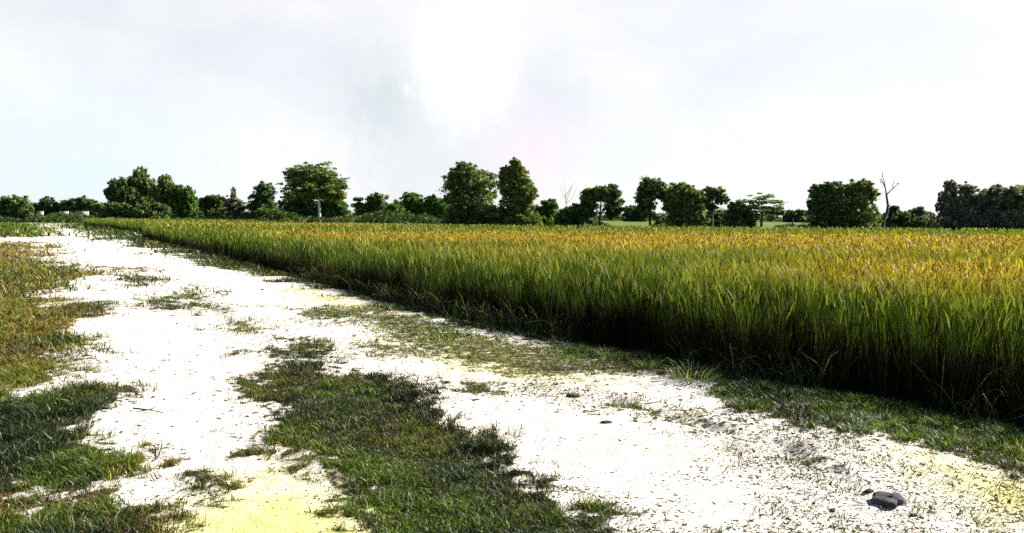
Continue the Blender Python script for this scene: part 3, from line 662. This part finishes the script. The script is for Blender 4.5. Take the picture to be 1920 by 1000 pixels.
# bare branches of the pale leafless tree and the dead tree
def bare(name, label, D, polylines, w0, m, foot):
    f = at(foot, 405, D); O = np.array([f[0], D, 0.0]); root = empty(name, (f[0], D, -0.05)); tag(root, label, 'tree')
    paths = []
    for k_, (pts, r_a, r_b) in enumerate(polylines):
        P = [at(px, py, D) - O for px, py in pts]
        for q in range(len(P)): P[q][1] += (k_ % 3 - 1) * 0.35 * q * (0.4 if k_ else 0)
        if k_ == 0: P[0][2] = 0
        paths.append((P, list(np.linspace(r_a, r_b, len(P)))))
    tv, tt = tube_mesh(paths[:1]); mesh('trunk', tv, tt, m, None, root, smooth=True)
    tv, tt = tube_mesh(paths[1:]); mesh('branches', tv, tt, m, None, root, smooth=True)
    return root
bare('dead_tree', 'dead bare forked tree standing alone right of the two-crowned clump', 108,
     [([(1655, 428), (1657, 412), (1663, 398), (1665, 385), (1662, 365)], 0.24, 0.13), ([(1662, 365), (1660, 352), (1656, 343), (1652, 335)], 0.10, 0.04),
      ([(1660, 352), (1659, 340), (1656, 330), (1658, 320)], 0.07, 0.03), ([(1662, 365), (1668, 358), (1676, 350), (1682, 343)], 0.09, 0.03),
      ([(1656, 343), (1651, 341), (1650, 334)], 0.05, 0.03), ([(1674, 352), (1675, 345), (1680, 339)], 0.05, 0.025), ([(1682, 343), (1686, 345)], 0.06, 0.03),
      ([(1664, 392), (1669, 384), (1671, 380)], 0.05, 0.02)], 0.2, M_GREYBARK, 1655)
bare('dead_tree', 'pale leafless twigs rising high behind the small green tree, right of the tall pair', 124,
     [([(1060, 418), (1060, 400), (1062, 380), (1060, 362)], 0.09, 0.05)] +
     [([(1061, 385 - 4 * q), (1061 + s * (4 + q), 372 - 4 * q), (1061 + s * (9 + q * 1.5), 352 - 2.2 * q)], 0.032, 0.012) for q, s in enumerate((1, -1, 1, -1, 1, 1))] +
     [([(1064, 380), (1074, 370), (1080, 355), (1083, 345)], 0.032, 0.012), ([(1060, 362), (1058, 350), (1060, 338)], 0.035, 0.012)], 0.1, M_PALETWIG, 1060)

# ------------------------------------------------------------------ small far structures
def box(V, T, x0, x1, y0, y1, z0, z1):
    b = len(V); V += [(x0, y0, z0), (x1, y0, z0), (x1, y1, z0), (x0, y1, z0), (x0, y0, z1), (x1, y0, z1), (x1, y1, z1), (x0, y1, z1)]
    for a, b_, c_, d in ((0, 1, 5, 4), (1, 2, 6, 5), (2, 3, 7, 6), (3, 0, 4, 7), (4, 5, 6, 7), (3, 2, 1, 0)):
        T += [(b + a, b + b_, b + c_), (b + a, b + c_, b + d)]
def far_wall(px0, px1, top, D, label):
    a = at(px0, 400, D); b = at(px1, 400, D); h = at((px0 + px1) / 2, top, D)[2]
    V = []; T_ = []; w2 = (b[0] - a[0]) / 2
    root = empty('field_wall', ((a[0] + b[0]) / 2, D, 0)); tag(root, label, 'wall', 'pale walls under the far trees')
    box(V, T_, -w2, w2, -0.12, 0.12, -0.2, h); mesh('wall', V, T_, M_WALL, None, root)
    V = []; T_ = []; box(V, T_, -w2 - 0.04, w2 + 0.04, -0.16, 0.16, h, h + 0.07)
    mesh('coping', V, T_, M_WALL, None, root)
far_wall(112, 128, 396.8, 160, 'pale wall segment, middle of the three under the far left trees')
far_wall(142, 166, 396.8, 160, 'longest pale wall segment, nearest the tall clump of trees')
far_wall(70, 81, 396.8, 160, 'short pale wall segment nearest the far left domed tree')
# dark post in the gap between the tiered tree and the broad clump
f = at(1486, 420, 110); V = []; T_ = []
root = empty('fence_post', (f[0], 110, 0)); tag(root, 'dark wooden post standing alone in the gap left of the two-crowned clump', 'post')
v_, t_ = tube_mesh([([(0, 0, -0.1), (0.01, 0, 0.6), (0.0, 0, 1.45)], [0.11, 0.10, 0.09])], 8); mesh('shaft', v_, t_, M_GREYBARK, None, root, smooth=True)
v_, t_ = tube_mesh([([(0, 0, 1.45), (0, 0, 1.5)], [0.11, 0.03])], 8); mesh('cap', v_, t_, M_GREYBARK, None, root)

# ------------------------------------------------------------------ things on the track
def lump(name, label, px, py, size, m, cat, seed):
    x, y = gnd(px, py); r_ = np.random.default_rng(seed)
    import bmesh
    bm = bmesh.new(); bmesh.ops.create_icosphere(bm, subdivisions=3, radius=1.0)
    dirs = r_.normal(size=(9, 3)); dirs /= np.linalg.norm(dirs, axis=1)[:, None]; am = r_.random(9)
    for v in bm.verts:
        n_ = np.array(v.co); k_ = 1.0
        for d_, a_ in zip(dirs, am):
            dt = float(n_ @ d_)
            if dt > 0.55: k_ -= (dt - 0.55) * a_ * 0.9
        k_ += 0.16 * math.sin(5 * n_[0] + seed) * math.cos(4 * n_[1] - seed) + 0.09 * math.sin(13 * n_[0] + 7 * n_[2]) * math.sin(11 * n_[1] + seed) + r_.normal(0, 0.02)
        v.co = Vector((n_[0] * size[0] * k_, n_[1] * size[1] * k_, n_[2] * size[2] * k_))
    for f_ in bm.faces: f_.smooth = True
    me = bpy.data.meshes.new(name); bm.to_mesh(me); bm.free(); me.materials.append(m)
    o = bpy.data.objects.new(name, me); COL.objects.link(o)
    o.location = (x, y, float(gz(x, y)) + size[2] * 0.05); tag(o, label, cat); return o
lump('stone', 'large rounded dark grey stone half sunk in the sand, bottom right', 1672, 950, (0.11, 0.11, 0.065), M_STONE, 'stone', 4)
lump('earth_clod', 'flat brown clod of earth on the track beside the verge, right of the middle', 1075, 743, (0.07, 0.05, 0.022), M_CLOD, 'clod', 5)
lump('earth_clod', 'small dark clod lying alone on bare white sand', 1138, 792, (0.05, 0.025, 0.018), M_CLOD, 'clod', 9)

for q_, (px_, py_, sz_, lab_) in enumerate(((1630, 925, 0.032, 'small pebble just up the track from the large grey stone'), (1712, 972, 0.026, 'brown small pebble right below the large grey stone'), (1560, 962, 0.022, 'tiny pebble left of the large grey stone, near the bottom edge'))):
    lump('pebble', lab_, px_, py_, (sz_, sz_ * 0.8, sz_ * 0.6), M_CLOD, 'pebble', 20 + q_)

def twig(label, pts, r_):
    P = []
    for px, py, lift in pts:
        x, y = gnd(px, py); P.append(np.array([x, y, float(gz(x, y)) + lift]))
    O = P[0]; Pl = [p - O for p in P]
    Pf = []
    for a, b in zip(Pl[:-1], Pl[1:]):
        for q in range(3): Pf.append(a + (b - a) * q / 3 + np.array([random.uniform(-1, 1) * 0.006, 0, random.uniform(0, 1) * 0.006]))
    Pf.append(Pl[-1]); side = [(Pf[len(Pf) // 2], r_ * 0.7), (Pf[len(Pf) // 2] + np.array([0.05, 0.03, 0.02]), r_ * 0.2)]
    v_, t_ = tube_mesh([(Pf, list(np.linspace(r_, r_ * 0.35, len(Pf)))), ([side[0][0], side[1][0]], [side[0][1], side[1][1]])], 6)
    o = mesh('twig', v_, t_, M_CLOD, None, smooth=True); o.location = tuple(O); tag(o, label, 'twig')
twig('thin dark curved twig on the left wheel track above the yellow sand', [(288, 864, 0.006), (298, 850, 0.01), (303, 835, 0.02), (302, 825, 0.03)], 0.006)
twig('straight brown twig lying across the sand right of the left grass bank', [(250, 772, 0.01), (280, 776, 0.014), (306, 778, 0.008)], 0.008)

# white flower head over the crop
fp = at(1608, 537, 9.0)
root = empty('white_flower', (fp[0], fp[1], 0)); tag(root, 'single white flower head standing above the golden crop', 'flower')
v_, t_ = tube_mesh([([(0, 0, 0), (0.02, 0, 0.4), (0, 0, fp[2])], [0.006, 0.005, 0.004])], 6)
mesh('stem', v_, t_, M_GRASS, np.tile((0.08, 0.14, 0.02), (len(v_), 1)), root, smooth=True)
V = []; T_ = []
for q in range(14):
    th = q * 2.399; tilt = 0.2 + 0.07 * q; dx, dy = math.cos(th) * math.sin(tilt), math.sin(th) * math.sin(tilt); dz = math.cos(tilt)
    b = len(V); n_ = np.array((dx, dy, dz)); s_ = np.array((-math.sin(th), math.cos(th), 0)); c_ = np.array((0, 0, fp[2]))
    V += [tuple(c_), tuple(c_ + n_ * 0.03 + s_ * 0.013), tuple(c_ + n_ * 0.055), tuple(c_ + n_ * 0.03 - s_ * 0.013)]; T_ += [(b, b + 1, b + 2), (b, b + 2, b + 3)]
mesh('petals', V, T_, M_PETAL, None, root)

# tall weeds on the verge
def weed(px, py, h, label, n=34, tone=((0.04, 0.085, 0.012), (0.17, 0.24, 0.06)), sp=0.09):
    x, y = gnd(px, py); n = int(n * 2.5); sp *= 1.5; a = rng.random(n) * 6.283; r_ = sp * np.sqrt(rng.random(n))
    bx = np.cos(a) * r_; by = np.sin(a) * r_; n2 = 2; hh = h * 0.62 * (0.3 + 0.7 * rng.random(n))
    c = lerp(tone[0], tone[1], rng.random(n))
    v_, t_, c_ = blades(bx, by, np.zeros(n) - 0.01, hh, 0.005 + 0.005 * rng.random(n), 0.3 + 0.9 * rng.random(n), a + rng.normal(0, 0.4, n), 0.1 + 0.4 * rng.random(n), c * 0.7, c, 3)
    o = mesh('weed_tuft', v_, t_, M_GRASS, c_); o.location = (x, y, float(gz(x, y))); tag(o, label, 'weed', 'tall weed tufts along the verge')
weed(1403, 768, 0.22, 'leafy bluish-green tuft on the verge edge where the sand begins, right of centre', 40)
weed(1650, 800, 0.20, 'pale green tuft on the verge under the dark crop, right part', 40, ((0.08, 0.13, 0.06), (0.28, 0.34, 0.2)))
weed(1610, 812, 0.16, 'low pale tuft just left of the taller pale tuft on the right verge', 36, ((0.08, 0.13, 0.06), (0.28, 0.34, 0.2)))
weed(1140, 668, 0.24, 'tufted bright grass clump against the dark foot of the crop, mid picture', 46)
weed(1060, 650, 0.18, 'small clump left of the bright grass clump at the crop foot', 30)
weed(850, 592, 0.30, 'green tuft rising in the dark foot of the crop, above the green verge patch', 30)
weed(1740, 790, 0.22, 'bluish tuft on the verge nearest the right edge', 36)
weed(1300, 712, 0.40, 'tall light grass clump leaning from the dark crop foot, right of centre', 50, ((0.09, 0.13, 0.03), (0.33, 0.36, 0.16)), 0.14)
weed(1215, 690, 0.30, 'thin light grass clump between the bright clump and the tall leaning one', 34, ((0.09, 0.13, 0.03), (0.30, 0.33, 0.14)))
